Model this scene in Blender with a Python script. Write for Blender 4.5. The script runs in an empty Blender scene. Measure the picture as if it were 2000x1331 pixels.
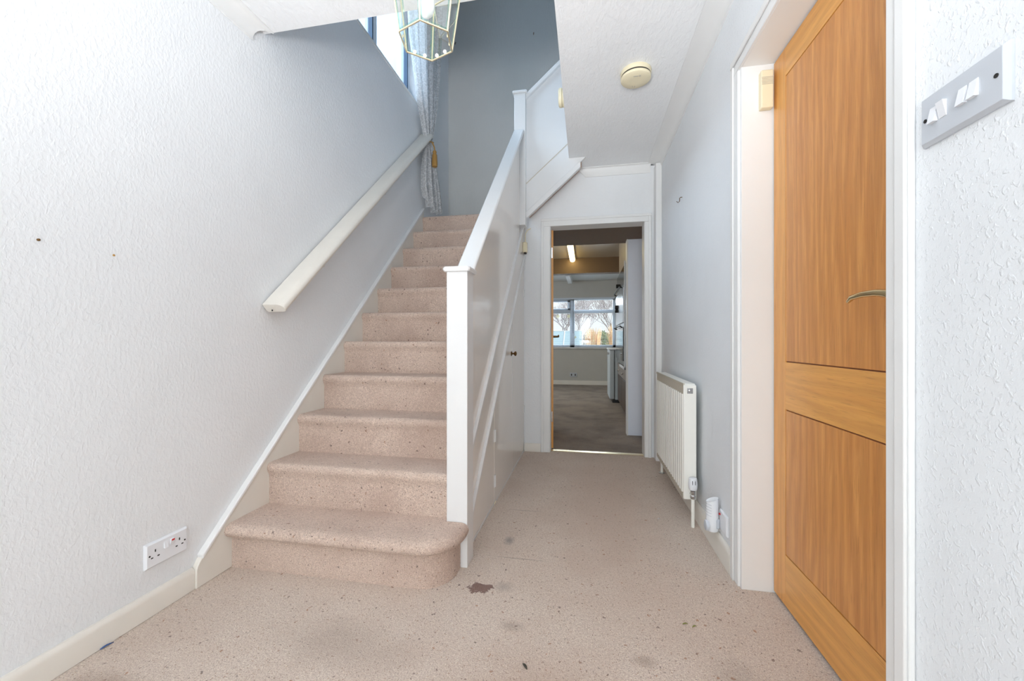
import bpy, bmesh, math, random
from mathutils import Vector, Matrix
random.seed(7)
sc = bpy.context.scene
C = bpy.context.collection
PI = math.pi

# ---------------------------------------------------------------- camera, world, lights, exposure
YAW = math.atan(144 / 775.4)
cd = bpy.data.cameras.new('camera'); cam = bpy.data.objects.new('camera', cd); C.objects.link(cam)
cam.location = (0, 0, .945); cam.rotation_euler = (PI / 2, 0, YAW)
cd.sensor_width = 36; cd.lens = 775.4 / 2000 * 36; cd.clip_start = .02; cd.clip_end = 200
sc.camera = cam
sc.view_settings.view_transform = 'Standard'; sc.view_settings.look = 'None'
sc.view_settings.exposure = 0.60; sc.view_settings.gamma = 1; sc.view_settings.use_curve_mapping = False

wd = bpy.data.worlds.new('sky'); sc.world = wd; wd.use_nodes = True
wn = wd.node_tree.nodes; wl = wd.node_tree.links
bg = wn['Background']
tc = wn.new('ShaderNodeTexCoord'); sx = wn.new('ShaderNodeSeparateXYZ'); rp = wn.new('ShaderNodeValToRGB')
wl.new(tc.outputs['Generated'], sx.inputs[0]); wl.new(sx.outputs['Z'], rp.inputs[0]); wl.new(rp.outputs[0], bg.inputs['Color'])
rp.color_ramp.elements[0].position = 0.0; rp.color_ramp.elements[0].color = (.95, .975, 1, 1)
rp.color_ramp.elements[1].position = .9; rp.color_ramp.elements[1].color = (.78, .88, 1, 1)
bg.inputs['Strength'].default_value = .72

def lamp(name, kind, loc, target, energy, color, **kw):
    l = bpy.data.lights.new(name, kind); l.energy = energy; l.color = color
    for k, v in kw.items(): setattr(l, k, v)
    o = bpy.data.objects.new(name, l); C.objects.link(o); o.location = loc
    o.rotation_euler = (Vector(target) - Vector(loc)).to_track_quat('-Z', 'Y').to_euler()
    return o
# winter sun on the garden, daylight at the glazed front door behind the camera, photographer's flash, added fill lamps
lamp('sun', 'SUN', (9, 4, 7), (0, 4.8, 0), 3.6, (1, .93, .82), angle=.01)
lamp('front_door_daylight', 'AREA', (-.42, -2.33, 1.2), (-.42, 3, 1.1), 49, (.965, .985, 1), shape='RECTANGLE', size=1.7, size_y=1.9)
lamp('camera_flash', 'AREA', (0.0, -1.0, .90), (-.3, 3, 1.7), 1.5, (.97, .985, 1), shape='RECTANGLE', size=.28, size_y=.12)
lamp('ceiling_fill_spot', 'SPOT', (-.38, -1.05, .72), (-.38, .20, 2.377), 262, (.92, .955, 1), spot_size=1.62, spot_blend=1, shadow_soft_size=.22)  # added fill spot aimed at the ceiling to brighten the hall
lamp('stair_window_daylight', 'AREA', (-2.0, 2.6, 3.9), (0.2, 2.9, 2.4), 23, (1, .955, .90), shape='RECTANGLE', size=1.5, size_y=1.2, spread=1.75)
lamp('kitchen_window_daylight', 'AREA', (-.6, 9.3, 2.3), (-.6, 6, .9), 130, (.84, .93, 1), shape='RECTANGLE', size=2.2, size_y=1.0)

lamp('kitchen_side_fill', 'AREA', (-2.8, 6.3, 1.4), (1, 6.0, 1.0), 28, (.88, .95, 1), shape='RECTANGLE', size=1.6, size_y=1.3)  # added fill light; the left kitchen wall has no window
sc.cycles.use_denoising = True
sc.cycles.max_bounces = 10; sc.cycles.diffuse_bounces = 6; sc.cycles.glossy_bounces = 4
sc.cycles.transmission_bounces = 6; sc.cycles.transparent_max_bounces = 24
sc.cycles.sample_clamp_indirect = 6

# ---------------------------------------------------------------- materials
def s2l(c):
    return tuple((x / 255 / 12.92 if x / 255 <= .04045 else ((x / 255 + .055) / 1.055) ** 2.4) for x in c) + (1,)
class N:
    def __init__(s, name):
        s.m = bpy.data.materials.new(name); s.m.use_nodes = True
        s.n = s.m.node_tree.nodes; s.l = s.m.node_tree.links; s.b = s.n['Principled BSDF']; s.out = s.n['Material Output']
    def new(s, t, **kw):
        nd = s.n.new('ShaderNode' + t)
        for k, v in kw.items():
            if k.startswith('i_'):
                key = k[2:]; key = int(key) if key.isdigit() else key.replace('_', ' ')
                if hasattr(v, 'is_linked'): s.l.new(v, nd.inputs[key])
                else: nd.inputs[key].default_value = v
            else: setattr(nd, k, v)
        return nd
    def coord(s, scale=(1, 1, 1), rot=(0, 0, 0)):
        t = s.new('TexCoord'); mp = s.new('Mapping'); s.l.new(t.outputs['Object'], mp.inputs[0])
        mp.inputs['Scale'].default_value = scale; mp.inputs['Rotation'].default_value = rot
        return mp.outputs[0]
    def noise(s, vec, scale, detail=2, rough=.5, out=0, dist=0):
        return s.new('TexNoise', i_Vector=vec, i_Scale=scale, i_Detail=detail, i_Roughness=rough, i_Distortion=dist).outputs[out]
    def ramp(s, fac, stops):
        r = s.new('ValToRGB', i_0=fac); e = r.color_ramp.elements
        while len(e) < len(stops): e.new(.5)
        for q, (p, c) in zip(e, stops): q.position = p; q.color = c if len(c) == 4 else c + (1,)
        return r.outputs[0]
    def mathn(s, op, a, b=0.0, c=0.0, clamp=False):
        nd = s.new('Math', operation=op, use_clamp=clamp)
        for i, v in enumerate((a, b, c)):
            if hasattr(v, 'is_linked'): s.l.new(v, nd.inputs[i])
            else: nd.inputs[i].default_value = v
        return nd.outputs[0]
    def mix(s, fac, a, b, blend='MIX'):
        nd = s.new('Mix', data_type='RGBA', blend_type=blend)
        for i, v in ((0, fac), (6, a), (7, b)):
            if hasattr(v, 'is_linked'): s.l.new(v, nd.inputs[i])
            else: nd.inputs[i].default_value = v
        return nd.outputs[2]
    def bump(s, h, dist, strength=1.0):
        nd = s.new('Bump', i_Height=h, i_Distance=dist, i_Strength=strength); s.l.new(nd.outputs[0], s.b.inputs['Normal'])
    def set(s, **kw):
        for k, v in kw.items():
            k = k.replace('_', ' ')
            if hasattr(v, 'is_linked'): s.l.new(v, s.b.inputs[k])
            else: s.b.inputs[k].default_value = v

GREY1 = (0, 0, 0, 1); WHT = (1, 1, 1, 1)
def plain(name, rgb, rough=.5, metal=0, var=.03, spec=.5, coat=0):
    m = N(name); base = s2l(rgb)
    v = m.coord(); nz = m.noise(v, 9, 3)
    dark = tuple(x * (1 - var * 2) for x in base[:3]) + (1,)
    m.set(Base_Color=m.mix(nz, base, dark), Roughness=rough, Metallic=metal, Specular_IOR_Level=spec, Coat_Weight=coat)
    return m.m
def wallpaper(name, rgb, scale, stretch, depth, lo=.45, hi=.62, rough=.75, tint=None):
    m = N(name); v = m.coord(stretch); a = m.noise(v, scale, 2, .55, dist=.4)
    b = m.ramp(a, [(lo, (0, 0, 0)), (hi, (1, 1, 1))])
    fine = m.noise(v, scale * 3.2, 1)
    h = m.mathn('ADD', b, m.mathn('MULTIPLY', fine, .35))
    big = m.noise(m.coord(), 1.6, 4, .6)
    base = s2l(rgb); t = s2l(tint) if tint else tuple(x * .95 for x in base[:3]) + (1,)
    m.set(Base_Color=m.mix(m.ramp(big, [(.45, (0, 0, 0)), (.75, (1, 1, 1))]), base, t), Roughness=rough, Specular_IOR_Level=.3)
    m.bump(h, depth); return m.m

def carpet(name, rgb, dirt, world_marks=False, dirt_amt=.5, coarse=1.0):
    m = N(name); v = m.coord()
    light = s2l(rgb); d = s2l(dirt)
    gr = m.noise(v, 250 * coarse, 3, .75); gr2 = m.noise(v, 95 * coarse, 2, .6)
    col = m.mix(m.ramp(gr, [(.34, (0, 0, 0)), (.66, (1, 1, 1))]), tuple(x * .58 for x in light[:3]) + (1,), tuple(min(1, x * 1.3) for x in light[:3]) + (1,))
    col = m.mix(m.ramp(gr2, [(.35, (.45,) * 3), (.7, (0, 0, 0))]), col, tuple(x * .62 for x in light[:3]) + (1,))
    big = m.noise(v, 3.2, 4, .6)
    mask = m.ramp(big, [(.42, (0, 0, 0)), (.72, (dirt_amt,) * 3)])
    if world_marks:
        # traffic soiling down the middle of the hall and a few old spills
        sep = m.new('SeparateXYZ', i_0=v)
        dx = m.mathn('DIVIDE', m.mathn('SUBTRACT', sep.outputs[0], .12), .34)
        dy = m.mathn('DIVIDE', m.mathn('SUBTRACT', sep.outputs[1], 2.35), 1.15)
        rr = m.mathn('SQRT', m.mathn('ADD', m.mathn('MULTIPLY', dx, dx), m.mathn('MULTIPLY', dy, dy)))
        rr = m.mathn('ADD', rr, m.mathn('MULTIPLY', m.mathn('SUBTRACT', m.noise(v, 5, 3), .5), .9))
        tr = m.ramp(rr, [(.35, (.62,) * 3), (1.0, (0, 0, 0))])
        mask = m.mathn('MAXIMUM', mask, tr)
    col = m.mix(mask, col, d, 'MIX')
    def flecks(scale, prob, size, ramp, seed):
        vv = m.new('VectorMath', operation='ADD', i_0=v, i_1=(seed, seed * 1.7, seed * .4)).outputs[0]
        dst = m.new('VectorMath', operation='ADD', i_0=vv, i_1=m.new('VectorMath', operation='SCALE', i_0=m.noise(v, scale * 1.6, 2, out=1), i_Scale=1.0 / scale).outputs[0]).outputs[0]
        vo = m.new('TexVoronoi', i_Vector=dst, i_Scale=scale, feature='F1')
        rnd = m.new('SeparateColor', i_0=vo.outputs['Color'])
        ok = m.mathn('GREATER_THAN', rnd.outputs[0], 1 - prob)
        sz = m.mathn('MULTIPLY', rnd.outputs[1], size)
        near = m.mathn('LESS_THAN', vo.outputs['Distance'], sz)
        return m.mathn('MULTIPLY', ok, near), m.ramp(rnd.outputs[2], ramp)
    for args in ((52, .27, .28, [(0, s2l((112, 84, 70))), (.5, s2l((84, 70, 66))), (1, s2l((178, 124, 86)))], 3.1),
                 (120, .30, .36, [(0, s2l((120, 96, 84))), (.5, s2l((228, 214, 200))), (1, s2l((150, 118, 96)))], 7.7),
                 (210, .30, .46, [(0, s2l((104, 92, 86))), (1, s2l((190, 150, 120)))], 1.3)):
        f, c = flecks(*args); col = m.mix(m.mathn('MULTIPLY', f, .72), col, c)
    if world_marks:
        def blot(x, y, rx, ry, c, amt, ns=22, edge=1.0):
            nonlocal col
            a = m.mathn('DIVIDE', m.mathn('SUBTRACT', sep.outputs[0], x), rx)
            b = m.mathn('DIVIDE', m.mathn('SUBTRACT', sep.outputs[1], y), ry)
            q = m.mathn('SQRT', m.mathn('ADD', m.mathn('MULTIPLY', a, a), m.mathn('MULTIPLY', b, b)))
            q = m.mathn('ADD', q, m.mathn('MULTIPLY', m.mathn('SUBTRACT', m.noise(v, ns if edge < 1 else ns, 4, .7), .5), 2.6 if edge < 1 else .9))
            k = m.ramp(q, [(.70 if edge < 1 else .15, (amt,) * 3), (.88 if edge < 1 else 1.0, (0, 0, 0))])
            col = m.mix(k, col, s2l(c))
        blot(-.396, 1.465, .052, .036, (112, 76, 66), .85, 32, .6)
        blot(-.28, 1.695, .16, .0035, (120, 104, 94), .6, 30)
        blot(-.33, 2.18, .13, .004, (120, 104, 94), .5, 30)
        blot(-.31, 1.49, .05, .04, (120, 112, 106), .35, 40)
        blot(-.355, 1.84, .03, .05, (110, 106, 106), .6, 60)
        blot(-.24, 1.29, .05, .03, (130, 116, 104), .4, 40)
        blot(.17, 1.22, .045, .03, (128, 104, 84), .45, 40)
        blot(.42, 1.15, .10, .16, (132, 116, 104), .4, 18)
        blot(-1.28, .86, .16, .06, (130, 104, 84), .5, 25)
        blot(-.75, 1.12, .30, .12, (165, 147, 134), .4, 7)
        blot(-.15, 1.05, .30, .20, (176, 142, 120), .35, 8)
    m.set(Base_Color=col, Roughness=.95, Specular_IOR_Level=.1, Sheen_Weight=.15)
    hgt = m.mathn('ADD', m.mathn('MULTIPLY', gr, 1.0), m.mathn('MULTIPLY', gr2, .8))
    m.bump(hgt, .006, .85); return m.m

def wood(name, c1, c2, axis, fine=1.0, dist=1.6, rough=.38):
    m = N(name)
    st = {'z': (26, 26, 1.3), 'y': (26, 1.3, 26), 'x': (1.3, 26, 26)}[axis]
    v = m.coord(st)
    a = m.noise(v, 1.6 * fine, 6, .62, dist=dist)
    st2 = {'z': (5, 5, .8), 'y': (5, .8, 5), 'x': (.8, 5, 5)}[axis]
    b = m.noise(m.coord(st2), 1.4, 3, .5, dist=1.2)
    wv = m.new('TexWave', i_Vector=m.coord(st2), i_Scale=1.5, i_Distortion=14, i_Detail=3, i_Detail_Scale=.9, bands_direction='Y' if axis == 'z' else 'Z').outputs[0]
    pores = m.noise(m.coord(tuple(x * 7 for x in st)), 1.5, 2)
    col = m.mix(m.ramp(a, [(.30, (0, 0, 0)), (.70, (1, 1, 1))]), s2l(c1), s2l(c2))
    col = m.mix(m.mathn('MULTIPLY', wv, .5), col, tuple(x * .80 for x in s2l(c1)[:3]) + (1,))
    col = m.mix(m.mathn('MULTIPLY', b, .35), col, s2l(c2))
    col = m.mix(m.ramp(pores, [(.30, (.35,) * 3), (.42, (0, 0, 0))]), col, tuple(x * .55 for x in s2l(c1)[:3]) + (1,))
    m.set(Base_Color=col, Roughness=rough, Coat_Weight=.15, Coat_Roughness=.2)
    m.bump(a, .0006); return m.m

def glass(name, tint=(.95, .97, .97), refl=.12, rough=.01):
    m = N(name); m.n.remove(m.b)
    tr = m.new('BsdfTransparent'); tr.inputs[0].default_value = tint + (1,)
    gl = m.new('BsdfGlossy'); gl.inputs['Roughness'].default_value = rough
    lw = m.new('LayerWeight'); lw.inputs[0].default_value = .25
    f = m.mathn('ADD', m.mathn('MULTIPLY', lw.outputs['Facing'], .5), refl, clamp=True)
    mx = m.new('MixShader'); m.l.new(f, mx.inputs[0]); m.l.new(tr.outputs[0], mx.inputs[1]); m.l.new(gl.outputs[0], mx.inputs[2])
    m.l.new(mx.outputs[0], m.out.inputs[0]); return m.m
def frosted(name):
    m = N(name); m.n.remove(m.b)
    v = m.coord((60, 60, 3)); nz = m.noise(v, 1, 2)
    tr = m.new('BsdfTransparent'); tr.inputs[0].default_value = (.76, .88, 1, 1)
    tl = m.new('BsdfTranslucent'); m.l.new(m.ramp(nz, [(.3, (.42, .54, .64)), (.7, (.52, .64, .74))]), tl.inputs[0])
    mx = m.new('MixShader'); mx.inputs[0].default_value = .25
    m.l.new(tr.outputs[0], mx.inputs[1]); m.l.new(tl.outputs[0], mx.inputs[2]); m.l.new(mx.outputs[0], m.out.inputs[0]); return m.m
def emit(name, rgb, st):
    m = N(name); m.set(Base_Color=s2l(rgb), Emission_Color=s2l(rgb), Emission_Strength=st, Roughness=.4); return m.m
def lace(name):
    m = N(name); m.n.remove(m.b)
    v = m.coord((1, 1, 1)); vo = m.new('TexVoronoi', i_Vector=m.new('VectorMath', operation='ADD', i_0=v, i_1=m.new('VectorMath', operation='SCALE', i_0=m.noise(v, 14, 3, out=1), i_Scale=.10).outputs[0]).outputs[0], i_Scale=26, feature='DISTANCE_TO_EDGE').outputs[0]
    n2 = m.noise(v, 70, 3, .7)
    pat = m.mathn('MAXIMUM', m.ramp(vo, [(.02, (1, 1, 1)), (.09, (0, 0, 0))]), m.ramp(n2, [(.56, (0, 0, 0)), (.60, (1, 1, 1))]))
    op = m.mathn('ADD', m.mathn('MULTIPLY', pat, .16), .62)
    df = m.new('BsdfDiffuse'); m.l.new(m.mix(pat, s2l((216, 215, 214)), s2l((242, 241, 240))), df.inputs[0])
    tl = m.new('BsdfTranslucent'); tl.inputs[0].default_value = s2l((220, 222, 226))
    ms = m.new('MixShader'); ms.inputs[0].default_value = .35; m.l.new(df.outputs[0], ms.inputs[1]); m.l.new(tl.outputs[0], ms.inputs[2])
    tr = m.new('BsdfTransparent'); mx = m.new('MixShader'); m.l.new(op, mx.inputs[0]); m.l.new(tr.outputs[0], mx.inputs[1]); m.l.new(ms.outputs[0], mx.inputs[2])
    m.l.new(mx.outputs[0], m.out.inputs[0]); return m.m

M = {}
M['wall'] = wallpaper('wall_embossed_white', (231, 233, 235), 95, (1, 1, .62), .0006, .40, .70)
M['wallR'] = wallpaper('wall_woodchip_white', (230, 233, 236), 120, (1, 1, .8), .0007, .53, .70)
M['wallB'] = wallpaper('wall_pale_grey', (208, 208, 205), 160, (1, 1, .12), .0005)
M['ceil'] = wallpaper('ceiling_combed_white', (236, 237, 238), 62, (1, .42, 1), .0011, .38, .7)
M['kwall'] = plain('kitchen_wall_paint', (196, 194, 188), .7)
M['kceil'] = plain('kitchen_ceiling_gloss', (172, 158, 140), .28)
M['kbeam'] = plain('beam_brown', (112, 90, 70), .55)
M['gloss'] = plain('white_gloss_paint', (226, 226, 226), .24, coat=.15, var=.02)
M['satin'] = plain('white_satin_paint', (232, 232, 231), .42, var=.02)
M['panel'] = plain('white_panel_gloss', (238, 232, 226), .17, coat=.35, var=.02)
M['skirt'] = plain('cream_white_paint', (232, 227, 218), .38, var=.05)
M['carpet'] = carpet('carpet_hall', (243, 216, 201), (202, 177, 160), True, .40)
M['carpetS'] = carpet('carpet_stair', (241, 209, 193), (180, 152, 137), False, .55)
M['carpetK'] = carpet('carpet_kitchen', (172, 158, 146), (100, 94, 92), False, .7)
M['oakV'] = wood('oak_vertical', (192, 122, 56), (224, 160, 90), 'z')
M['oakS'] = wood('oak_stile', (214, 148, 74), (230, 168, 92), 'z')
M['oakH'] = wood('oak_rail', (216, 150, 76), (232, 172, 92), 'y')
M['inlay'] = plain('dark_inlay', (132, 76, 42), .5)
M['brass'] = plain('satin_brass', (206, 184, 138), .2, 1)
M['brassP'] = plain('polished_brass', (252, 240, 208), .30, 1)
M['abrass'] = plain('antique_brass', (122, 92, 58), .35, 1)
M['rad'] = plain('radiator_enamel', (240, 239, 232), .35, var=.01)
M['radD'] = plain('radiator_band_discoloured', (196, 188, 172), .5)
M['chrome'] = plain('chrome', (200, 200, 200), .2, 1)
M['pwhite'] = plain('white_plastic', (232, 234, 238), .35, var=.01)
M['pgrey'] = plain('pale_grey_plastic', (196, 201, 208), .4, var=.01)
M['pcream'] = plain('cream_plastic', (232, 221, 190), .45, var=.02)
M['black'] = plain('black_plastic', (22, 22, 24), .4)
M['dark'] = plain('dark_hole', (40, 38, 36), .8)
M['red'] = plain('red_mark', (205, 40, 52), .5)
M['blue'] = plain('blue_tape', (40, 84, 150), .5)
M['glass'] = glass('clear_glass', refl=.03)
M['lglass'] = glass('lantern_glass', (.955, .98, .975), .06)
M['gglass'] = glass('green_glass_edge', (.45, .78, .66), .12)
M['frost'] = frosted('obscured_glass')
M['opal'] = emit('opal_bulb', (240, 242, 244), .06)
M['tube'] = emit('fluorescent_diffuser', (255, 232, 160), 9)
M['lace'] = lace('lace_curtain')
M['gold'] = plain('gold_cord', (176, 134, 70), .6)
M['upvc'] = plain('white_window_frame', (214, 222, 232), .3)
M['bframe'] = plain('blue_grey_seal', (58, 84, 112), .5)
M['brown'] = plain('dark_brown_unit', (74, 56, 48), .28)
M['taupe'] = plain('taupe_drawer', (150, 140, 134), .3)
M['steel'] = plain('brushed_steel', (190, 194, 198), .25, 1)
M['oakE'] = wood('orange_wood_edge', (176, 98, 40), (206, 130, 62), 'z')
M['ovenglass'] = plain('oven_glass', (34, 38, 44), .08, spec=.8)
M['fridge'] = plain('white_appliance', (206, 216, 222), .3)
M['lilac'] = plain('pale_unit_end', (234, 240, 252), .35)
M['leafdark'] = plain('dark_leaf', (58, 54, 46), .7)
M['leafgreen'] = plain('green_leaf', (120, 122, 50), .7)

# ---------------------------------------------------------------- geometry helpers
class B:
    def __init__(s): s.b = bmesh.new()
    def box(s, x0, x1, y0, y1, z0, z1):
        v = [s.b.verts.new((x, y, z)) for x in (x0, x1) for y in (y0, y1) for z in (z0, z1)]
        for f in ((0, 1, 3, 2), (4, 6, 7, 5), (0, 4, 5, 1), (2, 3, 7, 6), (0, 2, 6, 4), (1, 5, 7, 3)): s.b.faces.new([v[i] for i in f])
        return s
    def obox(s, c, ax, ay, az, hx, hy, hz):
        c = Vector(c); v = []
        for i in (-1, 1):
            for j in (-1, 1):
                for k in (-1, 1): v.append(s.b.verts.new(c + Vector(ax) * hx * i + Vector(ay) * hy * j + Vector(az) * hz * k))
        for f in ((0, 1, 3, 2), (4, 6, 7, 5), (0, 4, 5, 1), (2, 3, 7, 6), (0, 2, 6, 4), (1, 5, 7, 3)): s.b.faces.new([v[i] for i in f])
        return s
    def prism(s, poly, axis, a0, a1):
        def P(p, a): return {'x': (a, p[0], p[1]), 'y': (p[0], a, p[1]), 'z': (p[0], p[1], a)}[axis]
        lo = [s.b.verts.new(P(p, a0)) for p in poly]; hi = [s.b.verts.new(P(p, a1)) for p in poly]
        s.b.faces.new(lo); s.b.faces.new(hi[::-1]); n = len(poly)
        for i in range(n): s.b.faces.new((lo[i], lo[(i + 1) % n], hi[(i + 1) % n], hi[i]))
        return s
    def loft(s, rings, cap0=True, cap1=True, closed=True):
        R = [[s.b.verts.new(p) for p in r] for r in rings]; n = len(R[0])
        for a, b in zip(R, R[1:]):
            for i in range(n if closed else n - 1): s.b.faces.new((a[i], a[(i + 1) % n], b[(i + 1) % n], b[i]))
        if cap0: s.b.faces.new(R[0][::-1])
        if cap1: s.b.faces.new(R[-1])
        return s
    def lathe(s, prof, c, axis='z', n=24, d=None):
        c = Vector(c); w = Vector({'x': (1, 0, 0), 'y': (0, 1, 0), 'z': (0, 0, 1)}[axis]) if d is None else Vector(d).normalized()
        u = w.orthogonal().normalized(); t = w.cross(u)
        return s.loft([[c + w * h + (u * math.cos(2 * PI * i / n) + t * math.sin(2 * PI * i / n)) * max(r, 1e-5) for i in range(n)] for r, h in prof])
    def tube(s, pts, r, n=10):
        pts = [Vector(p) for p in pts]; rings = []
        rr = r if isinstance(r, (list, tuple)) else [r] * len(pts); up = None
        for i, p in enumerate(pts):
            d = (pts[min(i + 1, len(pts) - 1)] - pts[max(i - 1, 0)]).normalized()
            if up is None: up = d.orthogonal().normalized()
            up = (up - d * up.dot(d)).normalized(); t = d.cross(up)
            rings.append([p + (up * math.cos(2 * PI * k / n) + t * math.sin(2 * PI * k / n)) * rr[i] for k in range(n)])
        return s.loft(rings)
    def sheet(s, rows):
        return s.loft(rows, False, False, False)

ORG = {}
def put(name, b, mat, parent=None, bevel=0, seg=2, smooth=40, solid=0, label=None):
    bmesh.ops.recalc_face_normals(b.b, faces=b.b.faces)
    me = bpy.data.meshes.new(name); b.b.to_mesh(me); b.b.free()
    o = bpy.data.objects.new(name, me); C.objects.link(o)
    org = ORG.get(parent.name, Vector((0, 0, 0))) if parent is not None else Vector((0, 0, 0))
    if parent is not None: me.transform(Matrix.Translation(-org)); o.parent = parent
    ORG[o.name] = org
    me.materials.append(mat)
    if smooth: me.shade_smooth(); me.set_sharp_from_angle(angle=math.radians(smooth))
    if solid:
        md = o.modifiers.new('solid', 'SOLIDIFY'); md.thickness = solid; md.offset = 0
    if bevel:
        md = o.modifiers.new('bevel', 'BEVEL'); md.width = bevel; md.segments = seg; md.limit_method = 'ANGLE'; md.angle_limit = math.radians(35)
        md.harden_normals = False
    if label: o['label'] = label
    return o
def tag(o, label, cat, group=None):
    o['label'] = label; o['category'] = cat
    if group: o['group'] = group
    return o
def thing(name, loc, label, cat, group=None):
    o = bpy.data.objects.new(name, None); C.objects.link(o); o.location = loc; o.empty_display_size = .05
    ORG[o.name] = Vector(loc); return tag(o, label, cat, group)
def struct_root(name, loc):
    o = bpy.data.objects.new(name, None); C.objects.link(o); o.location = loc; ORG[o.name] = Vector(loc); o['kind'] = 'structure'; return o
def struct(name, b, mat, **kw):
    o = put(name, b, mat, None, **kw); o['kind'] = 'structure'; return o
def recentre(o):
    # move a single-mesh thing's origin to its own centre
    vs = [v.co for v in o.data.vertices]
    c = Vector([(min(v[i] for v in vs) + max(v[i] for v in vs)) / 2 for i in range(3)])
    o.data.transform(Matrix.Translation(-c)); o.location = c; return o
def arc(cx, cy, r, a0, a1, n):
    return [(cx + r * math.cos(math.radians(a0 + (a1 - a0) * i / n)), cy + r * math.sin(math.radians(a0 + (a1 - a0) * i / n))) for i in range(n + 1)]

# ---------------------------------------------------------------- dimensions (metres)
XL, XR = -1.475, .585          # hall side walls
YK = 3.36                      # wall with the kitchen doorway
ZC = 2.377                     # hall ceiling
YO, XO = 1.613, -.13           # stairwell opening in the ceiling
YB = 4.14                      # back wall of the stairwell
RISE, GO, Y0 = .1878, .198, 1.4157
XS, XE = -1.452, -.545         # stair string face / outer ends of the steps
ZU = 4.85

# ---------------------------------------------------------------- setting: shell
struct('floor', B().box(XL - .1, XR + .3, -2.2, YK + .05, -.1, 0), M['carpet'], smooth=0)
struct('floor.001', B().box(-2.9, 1.2, YK + .05, 8.65, -.1, 0), M['carpetK'], smooth=0)
b = B()
b.box(XL - .2, XL, -2.2, YB + .1, -.1, 3.055)
b.box(XL - .2, XL, -2.2, 1.75, 3.055, ZU)
b.box(XL - .2, XL, 3.33, YB + .1, 3.055, ZU)
b.box(XL - .2, XL, 1.75, 3.33, 4.3, ZU)
struct('wall_left', b, M['wall'], smooth=0)
b = B()
b.box(XR, XR + .13, -2.2, .865, -.1, ZU)
b.box(XR, XR + .13, .865, 1.655, 1.985, ZU)
b.box(XR, XR + .13, 1.655, YK + .12, -.1, ZU)
struct('wall_right', b, M['wallR'], smooth=0)
# wall holding the kitchen doorway
b = B()
b.box(-.53, -.30, YK, YK + .12, 0, 2.36)
b.box(-.30, .475, YK, YK + .12, 1.915, 2.36)
b.box(.475, XR, YK, YK + .12, 0, 2.36)
struct('wall_hall_end', b, M['wall'], smooth=0)
struct('wall_stairwell', B().box(XL - .2, 1.2, YB, YB + .11, 1.964, ZU), M['wallB'], smooth=0)
b = B()
b.box(XL, XR, -2.2, YO, ZC, 2.62); b.box(XO, XR, YO, YK + .12, ZC, 2.62)
struct('ceiling', b, M['ceil'], smooth=0)
struct('ceiling.001', B().box(XL - .2, 1.4, -2.2, YB + .1, ZU, ZU + .1), M['ceil'], smooth=0)
# outer wall at the front with a glazed door and side light
b = B()
b.box(XL, -1.2, -2.2, -2.1, 0, ZC); b.box(.3, XR, -2.2, -2.1, 0, ZC)
b.box(-1.2, .3, -2.2, -2.1, 2.1, ZC); b.box(-1.2, .3, -2.2, -2.1, -.1, .05)
b.box(XL, XR, -2.2, -2.1, ZC, ZU)
struct('wall_front', b, M['wall'], smooth=0)
fd = struct_root('door_3', (-.45, -2.15, 0))
b = B()
for x in (-1.2, -.42, -.36, .24): b.box(x, x + .06, -2.18, -2.12, .05, 2.1)
for z in (.05, .95, 2.02): b.box(-1.2, .3, -2.175, -2.125, z, z + .08)
put('door_frame', b, M['satin'], fd)
put('pane', B().box(-1.18, .28, -2.152, -2.148, .1, 2.05), M['glass'], fd)
# upstairs floor slabs and the short upper flight, kitchen soffit
b = B()
b.box(XL, -.47, 3.45, YB, 1.96, 2.066)
pl = [(-.47, 1.99)]
for i in range(3): pl += [(-.47 + .2 * i, 2.066 + RISE * (i + 1) - (0 if i else 0)), (-.27 + .2 * i, 2.066 + RISE * (i + 1))]
pl += [(.13, 2.52)]; b.prism(pl, 'y', 3.17, YB)
b.box(.13, 1.3, YK + .12, YB, 2.4, 2.62); b.box(.13, XR, 3.2, YK + .12, 2.5, 2.62)
struct('floor.002', b, M['carpetS'], smooth=0)
struct('wall_landing', B().box(XR + .13, XR + .2, YK, YB, 2.4, ZU), M['wall'], smooth=0)
# ---- kitchen shell
struct('ceiling.002', B().box(-2.9, 1.2, YK + .12, YB + .112, 1.953, 1.9635), M['kbeam'], smooth=0)
struct('ceiling.003', B().box(-2.9, 1.2, YB + .02, 7.0, ZC, ZC + .1), M['kceil'], smooth=0)
struct('ceiling.004', B().box(-2.9, 1.2, 7.1, 8.7, 2.215, 2.35), M['kwall'], smooth=0)
struct('trim_1', B().box(-2.9, 1.2, 6.98, 7.14, 2.112, 2.5), M['kbeam'], smooth=0)
b = B(); b.box(-3.0, -2.9, YK, 8.7, -.1, 2.5)
struct('wall_kitchen_left', b, M['kwall'], smooth=0)
struct('wall_kitchen_right', B().box(1.2, 1.3, YK - .0, 8.7, -.1, 2.5), M['kwall'], smooth=0)
struct('wall_cupboard', B().box(-2.9, -1.5, YK + .02, YK + .12, 0, 2.4), M['kwall'], smooth=0)
struct('wall_understairs', B().box(-1.5, -.53, YK + .05, YK + .12, 0, 1.84), M['kwall'], smooth=0)
struct('wall_passage', B().box(.567, .62, YK + .12, 4.1, 0, 1.953), M['kwall'], smooth=0)
struct('wall_pier', B().box(.412, 1.2, 4.1, YB + .06, 0, 1.953), M['lilac'], smooth=0)
put('corner_bead', B().box(.402, .414, 4.09, YB + .06, .0, 1.953), M['satin'], bpy.data.objects['wall_pier'], smooth=0)
WX0, WX1, WZ0, WZ1 = -2.2, .62, .80, 1.86
b = B()
b.box(-2.9, WX0, 8.6, 8.75, 0, 2.35); b.box(WX1, 1.2, 8.6, 8.75, 0, 2.35)
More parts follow.
